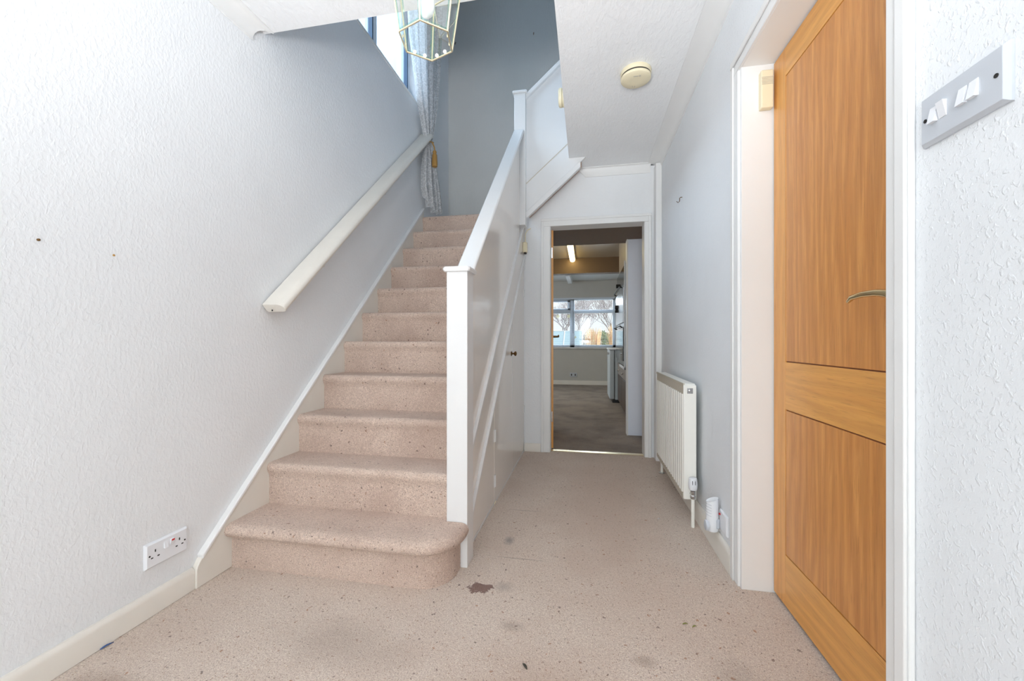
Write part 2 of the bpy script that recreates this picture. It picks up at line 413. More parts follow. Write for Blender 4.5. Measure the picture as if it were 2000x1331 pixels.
b.box(WX0, WX1, 8.6, 8.75, 0, WZ0); b.box(WX0, WX1, 8.6, 8.75, WZ1, 2.35)
struct('wall_kitchen_far', b, M['kwall'], smooth=0)

# ---------------------------------------------------------------- coving, skirting, trims
def cove_poly(sx, w, d):   # concave section; x measured from the wall, z from the ceiling
    return [(0, 0), (0, -d), (.006 * sx, -d)] + [(sx * (.006 + (w - .012) * (1 - math.cos(math.radians(a)))), -d + (d - .006) * math.sin(math.radians(a))) for a in range(10, 90, 10)] + [(sx * w, -.006), (sx * w, 0)]
b = B(); P1 = [(XL + x, ZC + z) for x, z in cove_poly(1, .05, .08)]
rows = []
for y in (-2.1, YO - .09): rows.append([(x, y, z) for x, z in P1])
rows.append([(x, YO - .085 + .085 * min(1, (x - XL) / .045), z) for x, z in P1])
b.loft(rows); struct('trim_2', b, M['satin'])
b = B(); P1 = [(XR + x, ZC + z) for x, z in cove_poly(-1, .09, .065)]
b.loft([[(x, -2.1, z) for x, z in P1], [(x, YK, z) for x, z in P1]]); struct('trim_3', b, M['satin'])
b = B(); P1 = [(YK + x, ZC + z) for x, z in cove_poly(-1, .03, .075)]
b.loft([[(-.07 + .07 * (ZC - z) / .075, y, z) for y, z in P1], [(XR - .07, y, z) for y, z in P1]]); struct('trim_4', b, M['satin'])
def skirt(name, x0, x1, y0, y1, h, mat, side):
    t = .018
    if side == 'L': poly = [(x0, 0), (x0, h), (x0 + t * .45, h), (x0 + t * .85, h - .008), (x0 + t, h - .02), (x0 + t, 0)]; b = B().prism(poly, 'y', y0, y1)
    elif side == 'R': poly = [(x0, 0), (x0, h), (x0 - t * .45, h), (x0 - t * .85, h - .008), (x0 - t, h - .02), (x0 - t, 0)]; b = B().prism(poly, 'y', y0, y1)
    else: poly = [(y0, 0), (y0, h), (y0 - t * .5, h), (y0 - t, h - .015), (y0 - t, 0)]; b = B().prism(poly, 'x', x0, x1)
    return struct(name, b, mat, bevel=.002)
skirt('baseboard_left', XL, 0, -2.1, 1.262, .082, M['skirt'], 'L')
skirt('baseboard_right', XR, 0, 1.725, YK, .095, M['skirt'], 'R')
skirt('baseboard_right.001', XR, 0, -2.1, .80, .095, M['skirt'], 'R')
skirt('baseboard_end', -.515, -.375, YK, 0, .07, M['skirt'], 'B')
skirt('baseboard_kitchen', -2.8, .62, 8.6, 0, .09, M['skirt'], 'B')
struct('trim_5', B().box(XR - .045, XR, YK - .10, YK, 0, ZC - .04), M['satin'], bevel=.004)
struct('trim_6', B().box(-.30, .48, YK + .03, YK + .075, 0, .006), M['brassP'], bevel=.002)

# ---------------------------------------------------------------- door 1: oak door in the right wall
D = struct_root('door_1', (.69, 1.25, 0))
def archi(name, b, par): return put(name, b, M['satin'], par, bevel=.0035)
def architrave(x, s, y0, y1, z0, z1):   # stepped moulding standing on the right wall
    return B().box(x - .012 * s, x, y0, y1, z0, z1)
b = B().box(XR - .012, XR, 1.655, 1.718, 0, 1.983).box(XR - .019, XR - .012, 1.690, 1.718, 0, 2.018)
archi('architrave', b, D)
b = B().box(XR - .012, XR, .835, .893, 0, 1.983).box(XR - .019, XR - .012, .835, .862, 0, 2.018)
archi('architrave', b, D)
b = B().box(XR - .012, XR, .835, 1.718, 1.983, 2.045).box(XR - .019, XR - .012, .835, 1.718, 2.018, 2.045)
archi('architrave', b, D)
b = B().box(XR - .004, .74, 1.640, 1.658, 0, 1.992)
b.box(XR - .004, .74, .862, .878, 0, 1.992); b.box(XR - .004, .74, .878, 1.640, 1.982, 1.992)
put('door_lining', b, M['satin'], D, bevel=.0015)
FX = .690
leaf = put('door_leaf', B().box(FX + .0045, FX + .040, .882, 1.634, .012, 1.976), M['inlay'], D, smooth=0)
def board(name, y0, y1, z0, z1, mat, g=.0):
    return put(name, B().box(FX, FX + .006, y0 + g, y1 - g, z0 + g, z1 - g), mat, leaf, bevel=.0008, seg=1)
board('stile', 1.547, 1.634, .012, 1.976, M['oakS']); board('stile', .882, .969, .012, 1.976, M['oakS'])
board('rail', .969, 1.547, 1.875, 1.976, M['oakH']); board('rail', .969, 1.547, .703, .869, M['oakH']); board('rail', .969, 1.547, .012, .190, M['oakH'])
board('panel', .969, 1.547, .869, 1.875, M['oakV'], .004); board('panel', .969, 1.547, .190, .703, M['oakV'], .004)
h = put('lever_handle', B().tube([(FX, .93, 1.035), (FX - .02, .93, 1.035), (FX - .045, .935, 1.033), (FX - .052, .955, 1.034), (FX - .052, .985, 1.046), (FX - .050, 1.02, 1.052), (FX - .048, 1.07, 1.054), (FX - .045, 1.115, 1.051), (FX - .040, 1.138, 1.043)], [.010, .010, .010, .0105, .0095, .0085, .0075, .0065, .0045], 14), M['brass'], D)
put('handle_rose', B().lathe([(.026, 0), (.026, .006), (.02, .010), (0, .010)], (FX, .93, 1.035), d=(-1, 0, 0)), M['brass'], h)
struct('door_light_block', B().box(.80, .84, .6, 2.0, -.1, 2.4), M['kwall'], smooth=0)  # unseen slab added to stop light leaking through the door gaps

# ---------------------------------------------------------------- door 2: kitchen doorway with the oak door standing open
D2 = struct_root('door_2', (-.28, YK, 0))
yy = YK - .014
for x0, x1 in ((-.372, -.296), (.468, .520)):
    s = 1 if x0 < 0 else -1; o_ = x0 if s > 0 else x1
    b = B().box(x0, x1, yy, YK, 0, 1.908)
    b.box(min(o_, o_ + .022 * s), max(o_, o_ + .022 * s), yy - .007, yy, 0, 1.950)
    archi('architrave', b, D2)
archi('architrave', B().box(-.372, .520, yy, YK, 1.908, 1.972).box(-.372, .520, yy - .007, yy, 1.950, 1.972), D2)
b = B().box(-.312, -.292, YK - .002, YK + .13, 0, 1.914).box(.466, .486, YK - .002, YK + .13, 0, 1.914).box(-.292, .466, YK - .002, YK + .13, 1.908, 1.93)
put('door_lining', b, M['satin'], D2, bevel=.0015)
dv = Vector((-.085, 1, 0)).normalized(); dn = Vector((dv.y, -dv.x, 0))
hp = Vector((-.276, YK + .085, 0))
def leafbox(s0, s1, t0, t1, z0, z1):
    c = hp + dv * ((s0 + s1) / 2) + dn * ((t0 + t1) / 2) + Vector((0, 0, (z0 + z1) / 2))
    return B().obox(c, dv, dn, (0, 0, 1), (s1 - s0) / 2, abs(t1 - t0) / 2, (z1 - z0) / 2)
lf = put('door_leaf', leafbox(0, .76, -.037, 0, .012, 1.90), M['oakS'], D2, bevel=.001)
put('hinge', leafbox(-.0015, .0, -.034, -.006, 1.66, 1.75), M['chrome'], lf)
put('hinge', leafbox(-.0015, .0, -.034, -.006, .24, .33), M['chrome'], lf)
hb = hp + dv * .70 + Vector((0, 0, .985))
put('lever_handle', B().tube([hb, hb + dn * .045, hb + dn * .055 - dv * .02, hb + dn * .055 - dv * .11 + Vector((0, 0, .012))], [.012, .010, .010, .007], 10), M['abrass'], lf)

# ---------------------------------------------------------------- window 1: stairwell window high in the left wall
W1 = struct_root('window_1', (-1.56, 2.5, 3.06))
fx = -1.60
b = B()
b.box(fx, fx + .05, 1.75, 3.33, 3.06, 3.10); b.box(fx, fx + .05, 1.75, 3.33, 4.25, 4.30); b.box(fx, fx + .05, 1.75, 1.80, 3.06, 4.3)
b.box(fx, fx + .05, 3.285, 3.33, 3.06, 4.3); b.box(fx, fx + .05, 2.70, 2.76, 3.06, 4.3)
put('window_frame', b, M['upvc'], W1, bevel=.003)
b = B().box(fx - .003, fx + .054, 2.685, 2.702, 3.09, 4.26).box(fx - .003, fx + .054, 3.268, 3.287, 3.09, 4.26)
put('window_seal', b, M['bframe'], W1)
put('pane', B().box(fx + .018, fx + .024, 1.79, 2.70, 3.09, 4.26), M['frost'], W1)
put('pane', B().box(fx + .018, fx + .024, 2.75, 3.29, 3.09, 4.26), M['frost'], W1)
put('window_sill', B().box(-1.60, XL + .004, 1.75, 3.33, 3.04, 3.062), M['satin'], W1, bevel=.003)

# ---------------------------------------------------------------- window 2: kitchen window
W2 = struct_root('window_2', (-.8, 8.66, WZ0))
b = B()
b.box(WX0, WX1, 8.64, 8.70, WZ0, WZ0 + .05); b.box(WX0, WX1, 8.64, 8.70, WZ1 - .05, WZ1)
b.box(WX0, WX0 + .05, 8.64, 8.7, WZ0, WZ1); b.box(WX1 - .06, WX1, 8.64, 8.7, WZ0, WZ1)
b.box(-.335, -.235, 8.64, 8.70, WZ0, WZ1); b.box(-1.35, -1.27, 8.64, 8.70, WZ0, WZ1)
put('window_frame', b, M['upvc'], W2, bevel=.003)
b = B().box(-1.27, -.335, 8.635, 8.70, 1.53, 1.60).box(-.235, WX1 - .06, 8.64, 8.70, 1.53, 1.60).box(WX0 + .05, -1.35, 8.635, 8.70, 1.53, 1.60)
put('transom', b, M['upvc'], W2, bevel=.003)
b = B()
for x0, x1 in ((-1.27, -.335),): b.box(x0, x0 + .05, 8.625, 8.68, 1.60, 1.81).box(x1 - .05, x1, 8.625, 8.68, 1.60, 1.81).box(x0, x1, 8.625, 8.68, 1.60, 1.635).box(x0, x1, 8.625, 8.68, 1.775, 1.81)
put('opening_light', b, M['upvc'], W2, bevel=.003)
put('pane', B().box(WX0 + .03, -.30, 8.668, 8.672, WZ0 + .03, WZ1 - .03), M['glass'], W2)
put('pane', B().box(-.27, WX1 - .03, 8.668, 8.672, WZ0 + .03, WZ1 - .03), M['glass'], W2)
put('window_sill', B().box(WX0 - .03, WX1 + .03, 8.56, 8.66, WZ0 - .03, WZ0), M['satin'], W2, bevel=.004)

# ---------------------------------------------------------------- staircase
ST = thing('staircase', (-1.0, Y0, 0), 'straight flight of beige fleck-carpeted stairs with white newel post and boxed-in balustrade', 'staircase')
# bottom step with a rounded outer end
def ring(off, z):
    r = .125 + off; xr = -.512
    pts = [(XS, Y0 - off, z)]
    pts += [(x, y, z) for x, y in arc(xr + .0 - .125, Y0 + .125, r, -90, 0, 12)]
    pts += [(xr + off, 1.583, z), (-.575, 1.583, z), (-.575, 1.70, z), (XS, 1.70, z)]
    return pts
prof = [(0, 0), (0, .11), (0, .128), (.008, .134), (.022, .137), (.033, .146), (.037, .160), (.033, .174), (.022, .184), (.006, .1885), (-.03, .1885)]
b = B(); b.loft([ring(o_, z) for o_, z in prof])
put('step', b, M['carpetS'], ST, smooth=50)
for i in range(1, 11):
    y, z = Y0 + GO * i, RISE * i
    jit = random.uniform(-.003, .003)
    pr_ = [(y, z - .02), (y, z + .12), (y - .002, z + .135)] + [(y + .006 - .019 * math.cos(math.radians(a)), z + RISE - .024 + .0245 * math.sin(math.radians(a))) for a in (-35, -10, 15, 40, 65, 85)] + [(y + .03, z + RISE + .0005), (y + GO + .02, z + RISE), (y + GO + .02, z - .02)]
    b = B(); n = 8
    rings = []
    for k in range(n + 1):
        x = XS + (XE - XS) * k / n; w = math.sin(k * 1.3 + i) * .0015 + jit
        rings.append([(x, p[0] + (w if q < 9 else 0), p[1]) for q, p in enumerate(pr_)])
    b.loft(rings); put('step', b, M['carpetS'], ST, smooth=50)
SL = RISE / GO
# wall string with a moulded top
def sline(y, off): return RISE + SL * (y - (Y0 - .02)) + off
yb = Y0 - .02 - (RISE + .045 - .10) / SL
poly = [(1.262, 0), (1.262, .085), (1.268, .105), (1.280, .125), (1.30, sline(1.30, .045))]
poly = [(1.262, -.0), (1.262, .07), (1.267, .085), (1.278, .100), (1.295, sline(1.295, .030)), (3.42, sline(3.42, .030)), (3.42, 1.95), (3.30, 1.75), (1.60, .10), (1.45, 0)]
put('wall_string', B().prism(poly, 'x', XL, XS), M['skirt'], ST, bevel=.003)
poly = [(1.285, sline(1.285, .020)), (1.283, sline(1.283, .040)), (3.42, sline(3.42, .048)), (3.42, sline(3.42, .022))]
put('string_moulding', B().prism(poly, 'x', XL, XS + .006), M['satin'], ST, bevel=.004, seg=3)
# newel posts
np_ = put('newel_post', B().box(-.573, -.483, 1.585, 1.675, 0, 1.234), M['gloss'], ST, bevel=.002)
b = B()
cx, cy = -.528, 1.63
for_r = [(.045, 1.232), (.055, 1.2335), (.0585, 1.240), (.0585, 1.248), (.055, 1.253), (.03, 1.2575), (.001, 1.259)]
def sq(r, z, k=.006): 
    k = min(k, r * .3)
    return [(cx + sx_ * r - (sx_ * k if q in (0, 3, 4, 7) else 0), cy + sy_ * r - (sy_ * k if q in (1, 2, 5, 6) else 0), z) for q, (sx_, sy_) in enumerate([(1, -1), (1, -1), (1, 1), (1, 1), (-1, 1), (-1, 1), (-1, -1), (-1, -1)])]
b.loft([sq(r, z) for r, z in for_r]); put('newel_cap', b, M['gloss'], np_, smooth=35)
n2 = put('newel_post', B().box(-.558, -.468, 3.10, 3.19, 1.86, 2.905), M['gloss'], ST, bevel=.002)
cx, cy = -.513, 3.145
b = B(); b.loft([sq(r, z + 1.670) for r, z in for_r]); put('newel_cap', b, M['gloss'], n2, smooth=35)
# balustrade panel, outer string and spandrel in the plane x = -.515
PX0, PX1 = -.535, -.515
def top(y): return 1.235 + SL * (y - 1.675)
def s1(y): return .575 + SL * (y - 1.85)
def s2(y): return .265 + SL * (y - 1.85)
put('balustrade_panel', B().prism([(1.675, s1(1.675)), (3.10, s1(3.10)), (3.10, top(3.10)), (1.675, top(1.675))], 'x', PX0, PX1), M['panel'], ST)
put('outer_string', B().prism([(1.675, s2(1.675)), (YK, s2(YK)), (YK, 1.95), (3.30, 1.95), (3.10, s1(3.10)), (1.675, s1(1.675))], 'x', PX0, PX1 - .001), M['panel'], ST)
def strip(f, y0, y1, w, proud, name):
    b = B().prism([(y0, f(y0) - w), (y1, f(y1) - w), (y1, f(y1) + w), (y0, f(y0) + w)], 'x', PX1 - .004, PX1 + proud)
    put(name, b, M['gloss'], ST, bevel=.004, seg=3)
strip(s1, 1.675, 3.28, .017, .016, 'panel_moulding'); strip(s2, 1.675, YK, .014, .014, 'panel_moulding')
# handrail cap lying on the balustrade
t_ = .030
poly = [(1.676, top(1.676) - .002), (3.10, top(3.10) - .002), (3.10, top(3.10) + t_), (1.676, top(1.676) + t_)]
put('handrail_cap', B().prism(poly, 'x', -.562, -.478), M['gloss'], ST, bevel=.009, seg=4)
# cupboard under the stairs
CU = thing('understairs_cupboard', (-.52, 2.5, 0), 'white gloss cupboard fronts closing the space under the stairs, with two sloping doors', 'cupboard')
DX = PX1 - .004
def pan(name, y0, y1, mat, g=.0025, x1=DX):
    return put(name, B().prism([(y0 + g, .012), (y1 - g, .012), (y1 - g, s2(y1 - g) - .004), (y0 + g, s2(y0 + g) - .004)], 'x', PX0 + .002, x1), mat, CU, bevel=.0012)
pan('spandrel_panel', 1.676, 2.235, M['panel'])
da = pan('cupboard_door', 2.235, 2.80, M['panel'], x1=DX + .0008); db = pan('cupboard_door', 2.80, YK, M['panel'])
put('edge_glint', B().box(DX, DX + .0022, 2.797, 2.803, .45, 1.17), M['gloss'], da)  # raised white strip standing in for the door edge catching light
for z in (.10, .36):
    put('hinge', B().box(DX, DX + .006, 2.225, 2.245, z, z + .07).lathe([(.004, 0), (.004, .07)], (DX + .006, 2.235, z), n=10), M['gloss'], da)
for z in (.33, 1.32):
    put('hinge', B().box(DX, DX + .005, YK - .022, YK - .004, z, z + .06), M['gloss'], db)
kb = B().lathe([(.017, 0), (.017, .003), (.011, .006), (.006, .009), (.006, .018), (.009, .021), (.016, .026), (.018, .032), (.014, .037), (.006, .040), (0, .041)], (DX, 2.765, .852), d=(1, 0, 0), n=20)
put('knob', kb, M['abrass'], da)
put('plinth', B().box(PX0, PX1 - .002, 1.676, YK, 0, .012), M['gloss'], CU)
put('latch', B().box(DX, DX + .004, 2.22, 2.26, .003, .012), M['pcream'], CU)
# upper flight front, seen above the kitchen wall
Yp = 3.145; S2_ = .88
def up(x, z0): return z0 + S2_ * (x + .47)
b = B().prism([(-.47, 1.965), (.30, up(.30, 1.965)), (.30, up(.30, 2.87)), (-.47, 2.87)], 'y', Yp, Yp + .02)
put('upper_balustrade_panel', b, M['gloss'], ST)
b = B().prism([(-.47, 2.195), (.30, up(.30, 2.195)), (.30, up(.30, 2.203)), (-.47, 2.203)], 'y', Yp - .003, Yp + .0)
put('panel_joint', b, M['radD'], ST)
b = B().prism([(-.47, 2.865), (.30, up(.30, 2.865)), (.30, up(.30, 2.905)), (-.47, 2.905)], 'y', Yp - .03, Yp + .05)
put('handrail_cap', b, M['gloss'], ST, bevel=.006, seg=3)
b = B().prism([(-.515, up(-.515, 1.920)), (-.04, up(-.04, 1.920)), (-.04, up(-.04, 1.972)), (-.515, up(-.515, 1.972))], 'y', Yp - .008, Yp + .03)
put('panel_moulding', b, M['gloss'], ST, bevel=.003)

# ---------------------------------------------------------------- wall handrail on the left
HR = thing('wall_handrail', (XL, 1.6, 1.1), 'white painted wooden handrail sloping up the left wall beside the stairs', 'handrail')
def rail_ring(y, zc):
    px = [(-.0, .020), (.075, .020), (.094, .014), (.106, .002), (.108, -.010), (.102, -.022), (.090, -.027), (.010, -.027), (.0, -.020)]
    n = Vector((0, -SL, 1)).normalized()
    return [Vector((XL + .009 + a, y, zc)) + n * c for a, c in px]
z_ = lambda y: 1.098 + SL * (y - 1.60)
b = B()
b.loft([[p + Vector((0, .006, .004)) for p in rail_ring(1.594, z_(1.594))], rail_ring(1.605, z_(1.605)), rail_ring(3.385, z_(3.385)), rail_ring(3.40, z_(3.40) - .004)])
put('rail', b, M['skirt'], HR, smooth=30, bevel=.004, seg=3)
for y in (1.9, 2.6, 3.2): put('bracket', B().box(XL, XL + .02, y, y + .12, z_(y) - .02, z_(y) + .02), M['skirt'], HR)
put('screw_hole', B().lathe([(.004, 0), (.004, .0012)], (XL + .055, 1.5975, 1.084), d=(0, -1, -.0), n=12), M['dark'], HR)

# ---------------------------------------------------------------- radiator on the right wall
R = thing('radiator', (.53, 2.55, 0), 'white convector radiator with ribbed front and yellowed top band on the right wall', 'radiator')
rx0, rx1, ry0, ry1, rz0, rz1 = .4925, .558, 2.17, 2.965, .127, .722
put('side_cover', B().box(rx0 + .003, rx1, ry0, ry0 + .012, rz0 + .0, rz1 - .006), M['rad'], R, bevel=.004, seg=3)
put('side_cover', B().box(rx0 + .003, rx1, ry1 - .012, ry1, rz0, rz1 - .006), M['rad'], R, bevel=.004, seg=3)
b = B().box(rx0 + .008, rx1 - .004, ry0 + .012, ry1 - .012, rz1 - .010, rz1)
put('top_grille', b, M['rad'], R, bevel=.002)
put('grille_edge', B().box(rx0 + .001, rx0 + .008, ry0 + .004, ry1 - .004, rz1 - .012, rz1 + .001), M['radD'], R)
npitch = 17; L = ry1 - ry0 - .03; y = ry0 + .015; p = L / npitch
M['radB'] = plain('radiator_groove_cream', (214, 204, 182), .5)
put('front_panel', B().box(rx0 + .013, rx0 + .017, y, y + L, rz0 + .03, rz1 - .055), M['radB'], R, smooth=0, label='cream yellowed recess behind the ribs')
def rib_bm(a): return B().prism([(rx0 + .014, a + p * .10), (rx0 + .003, a + p * .24), (rx0, a + p * .30), (rx0, a + p * .80), (rx0 + .003, a + p * .86), (rx0 + .014, a + p * .97)], 'z', rz0 + .03, rz1 - .055)
rib0 = put('rib', rib_bm(y), M['rad'], R, smooth=0)
for i in range(1, npitch):
    o = rib0.copy(); C.objects.link(o); o.parent = R; o.location = (0, i * p, 0)
put('panel_band', B().box(rx0 + .0035, rx0 + .012, y, y + L, rz1 - .055, rz1 - .012), M['radD'], R, bevel=.002, label='yellowed flat band under the top grille')
put('panel_band', B().box(rx0 + .002, rx0 + .012, y, y + L, rz0, rz0 + .03), M['radD'], R, bevel=.002, label='yellowed flat band along the bottom edge')
put('rear_panel', B().box(rx1 - .015, rx1 - .004, ry0 + .02, ry1 - .02, rz0, rz1 - .02), M['rad'], R)
put('air_vent', B().box(.512, .540, ry0 - .003, ry0, .672, .700).lathe([(.008, 0), (.008, .006), (.004, .007), (0, .007)], (.526, ry0 - .002, .686), d=(0, -1, 0), n=14), M['chrome'], R, bevel=.002)
vz = .205
v_ = put('thermostatic_valve', B().lathe([(.010, .0), (.019, .006), (.021, .016), (.022, .030), (.0195, .060), (.018, .064), (.012, .067), (0, .067)], (.533, ry0 - .028, vz - .02), n=20), M['pwhite'], R)
b = B().lathe([(.010, 0), (.013, .004), (.013, .016), (.009, .020), (.012, .024), (.012, .04)], (.533, ry0 - .028, vz - .062), n=6)
b.tube([(.533, ry0 - .028, vz - .045), (.533, ry0 + .012, vz - .045)], .009, 12); put('valve_body', b, M['chrome'], R)
for q, yq in enumerate((ry0 - .028, 2.975)):
    put('pipe', B().lathe([(.0085, 0), (.0085, .145)], (.533, yq, 0), n=14), M['rad'], R)
put('pipe_collar', B().lathe([(.022, 0), (.022, .004), (.012, .008)], (.533, 2.975, 0), n=16), M['chrome'], R)
for k in (-.0065, .0065): put('dial_mark', B().box(.533 + k - .001, .533 + k + .001, ry0 - .0505, ry0 - .045, vz + .015, vz + .034), M['dark'], v_)

# ---------------------------------------------------------------- wall sockets and switches
def rocker(x, y, z, w, hh, s, tilt, par, name='rocker'):
    # s: +1 faces +x, -1 faces -x
    a, c = (.007, .0015) if tilt > 0 else (.0015, .007)
    poly = [(x, z - hh / 2), (x + s * a, z - hh / 2), (x + s * c, z + hh / 2), (x, z + hh / 2)]
    return put(name, B().prism(poly, 'y', y - w / 2, y + w / 2), M['pwhite'], par)
SW = thing('light_switch', (XR, .741, 1.322), 'pale grey four-gang light switch beside the oak door frame', 'switch')
b = B(); hy, hz = .073, .043
def plate(s, x, cy, cz, d=.009, mat='pgrey', par=None, bv=.005):
    rr = [[(x, cy - hy, cz - hz), (x, cy + hy, cz - hz), (x, cy + hy, cz + hz), (x, cy - hy, cz + hz)],
          [(x + s * .004, cy - hy, cz - hz), (x + s * .004, cy + hy, cz - hz), (x + s * .004, cy + hy, cz + hz), (x + s * .004, cy - hy, cz + hz)],
          [(x + s * d, cy - hy + bv, cz - hz + bv), (x + s * d, cy + hy - bv, cz - hz + bv), (x + s * d, cy + hy - bv, cz + hz - bv), (x + s * d, cy - hy + bv, cz + hz - bv)]]
    return put('face_plate', B().loft(rr), M[mat], par, smooth=20, bevel=.0006)
plate(-1, XR, .741, 1.322, .0105, 'pgrey', SW)
for yq, tl in ((.784, 1), (.767, -1), (.732, 1), (.714, 1)): rocker(XR - .010, yq, 1.324, .0135, .026, -1, tl, SW)
for yq in (.741 - .060, .741 + .060): put('screw', B().lathe([(.0032, 0), (.0032, .0014), (.0015, .0006), (0, .0006)], (XR - .0102, yq, 1.322), d=(-1, 0, 0), n=14), M['dark'], SW)
SK = thing('double_socket', (XL, 1.168, .205), 'white double plug socket low on the left wall near the bottom stair', 'socket')
plate(1, XL, 1.168, .205, .010, 'pwhite', SK)
rocker(XL + .0095, 1.160, .222, .012, .022, 1, 1, SK); rocker(XL + .0095, 1.182, .222, .012, .022, 1, -1, SK)
put('indicator', B().box(XL + .012, XL + .0172, 1.1775, 1.1865, .2265, .232), M['red'], SK, label='red flag on the switch')
for yc in (1.126, 1.209):
    put('pin_hole', B().box(XL + .008, XL + .0104, yc - .002, yc + .002, .213, .222), M['dark'], SK)
    for k in (-.0105, .0105): put('pin_hole', B().box(XL + .008, XL + .0104, yc + k - .0035, yc + k + .0035, .194, .198), M['dark'], SK)
for yq in (1.168 - .0605, 1.168 + .0605): put('screw', B().lathe([(.003, 0), (.003, .0008)], (XL + .0099, yq, .205), d=(1, 0, 0), n=10), M['dark'], SK)
S3 = thing('wall_socket', (XR, 1.86, .16), 'white plug socket low on the right wall behind the plug-in device', 'socket')
hy, hz = .045, .043
plate(-1, XR, 1.835, .165, .009, 'pwhite', S3)
put('indicator', B().box(XR - .0145, XR - .009, 1.862, 1.870, .186, .192), M['red'], S3)
PG = thing('plug_in_device', (XR - .012, 1.895, .16), 'white plug-in air freshener with curved slotted body by the radiator', 'air freshener')
b = B()
def oval(cx_, cy_, rx, ry, z, n=24, cut=None): return [(cx_ + rx * math.cos(2 * PI * i / n), cy_ + ry * math.sin(2 * PI * i / n), z + (.010 * math.cos(2 * PI * i / n) if cut else 0)) for i in range(n)]
pc = (XR - .036, 1.885)
b.loft([oval(*pc, .014, .012, .103), oval(*pc, .022, .019, .106), oval(*pc, .026, .022, .116), oval(*pc, .026, .022, .160), oval(*pc, .0245, .021, .243, cut=1), oval(*pc, .019, .016, .241, cut=1)])
put('body', b, M['pwhite'], PG, smooth=40)
put('dial', B().lathe([(.023, 0), (.024, .006), (.021, .012), (.014, .014), (0, .014)], (XR - .054, 1.880, .130), d=(-1, 0, 0), n=24), M['pgrey'], PG)
b = B()
for k in range(5): b.loft([[(pc[0] + .0262 * math.cos(t), pc[1] + .0222 * math.sin(t), .172 + k * .012 + dz - .006 * math.cos(t)) for t in [math.radians(a) for a in range(150, 251, 20)]] for dz in (0, .0018)], False, False, False)
put('vent_slot', b, M['pgrey'], PG, solid=.001)
put('plug_base', B().box(XR - .045, XR - .009, 1.865, 1.905, .12, .165), M['pgrey'], PG, bevel=.006)

# ---------------------------------------------------------------- door chime, smoke alarms, junction box, hooks, screws
CH = thing('door_chime', (.66, 1.64, 1.88), 'small cream plastic door chime box fixed high on the oak door frame', 'door chime')
put('case', B().box(.639, .681, 1.613, 1.6398, 1.807, 1.947), M['pcream'], CH, bevel=.004, seg=3)
b = B()
for k in range(6): b.box(.641, .680, 1.6118, 1.614, 1.893 + k * .005, 1.8948 + k * .005)
put('speaker_slot', b, M['radD'], CH)
SA = thing('smoke_alarm', (.262, 2.20, ZC), 'round cream smoke alarm with slotted rim on the hall ceiling', 'smoke alarm')
put('base', B().lathe([(.078, 0), (.080, .004), (.078, .022), (.072, .024)], (.262, 2.20, ZC), d=(0, 0, -1), n=40), M['pcream'], SA)
put('cover', B().lathe([(.070, .026), (.077, .030), (.078, .034), (.076, .042), (.068, .047), (.03, .049), (0, .049)], (.262, 2.20, ZC), d=(0, 0, -1), n=40), M['pcream'], SA)
put('vent_ring', B().lathe([(.0755, .021), (.0755, .031)], (.262, 2.20, ZC), d=(0, 0, -1), n=40), M['dark'], SA)
for dx, dy, w, l in ((-.004, -.040, .012, .003), (.016, -.044, .005, .002), (.016, -.037, .005, .002), (-.012, .045, .0015, .006), (.000, .047, .0015, .006)): put('button_mark', B().box(.262 + dx - w, .262 + dx + w, 2.2 + dy - l, 2.2 + dy + l, ZC - .0496, ZC - .047), M['radD'], SA)
A2 = thing('smoke_alarm', (XO, 2.48, 2.47), 'cream round alarm fixed edge-on to the side of the stairwell opening', 'smoke alarm')
put('base', B().lathe([(.052, 0), (.054, .004), (.052, .012)], (XO, 2.48, 2.452), d=(-1, 0, 0), n=32), M['pcream'], A2)
put('cover', B().lathe([(.050, .013), (.055, .016), (.054, .030), (.046, .036), (0, .038)], (XO, 2.48, 2.452), d=(-1, 0, 0), n=32), M['pcream'], A2)
JB = thing('junction_box', (-.505, 3.30, 1.71), 'small cream cable box at the top corner of the understairs panelling', 'junction box')
put('case', B().box(-.515, -.480, 3.262, 3.305, 1.68, 1.765), M['pcream'], JB, bevel=.005, seg=3)
put('cable', B().tube([(-.498, 3.285, 1.76), (-.500, 3.31, 1.80), (-.505, 3.34, 1.85), (-.49, 3.352, 1.885), (-.46, 3.353, 1.90)], .004, 8), M['pcream'], JB)
put('gland', B().box(-.508, -.488, 3.27, 3.298, 1.670, 1.681), M['dark'], JB)
def hook(loc, n, label, r=.0014, sc_=1.0):
    L_ = Vector(loc); n = Vector(n); k = sc_
    b = B().tube([L_, L_ + n * .006 * k, L_ + n * .010 * k - Vector((0, 0, .004 * k)), L_ + n * .010 * k - Vector((0, 0, .016 * k)), L_ + n * .016 * k - Vector((0, 0, .022 * k)), L_ + n * .022 * k - Vector((0, 0, .016 * k))], r * k, 8)
    o = recentre(put('wall_hook', b, M['abrass'])); tag(o, label, 'hook'); return o
hook((XR, 2.60, 1.83), (-1, 0, 0), 'small dark metal hook on the right wall above the radiator', sc_=1.5)
hook((-1.39, YB, 4.19), (0, -1, 0), 'small hook high on the stairwell wall, behind the lantern', sc_=1.8)
hook((-.535, YB, 4.175), (0, -1, 0), 'small hook high on the stairwell wall, nearer the upper balustrade', sc_=1.8)
o = recentre(put('wall_screw', B().lathe([(.0035, 0), (.0035, .004), (.002, .006), (0, .006)], (XL, .832, 1.221), d=(1, 0, 0), n=12), M['abrass'])); tag(o, 'dark screw head in the left wall, the lefter of two small fixings', 'screw')
o = recentre(put('wall_plug', B().lathe([(.003, 0), (.0035, .002), (.002, .003), (0, .002)], (XL, 1.009, 1.216), d=(1, 0, 0), n=12), M['gold'])); tag(o, 'tiny orange wall plug in the left wall, nearer the handrail', 'wall plug')
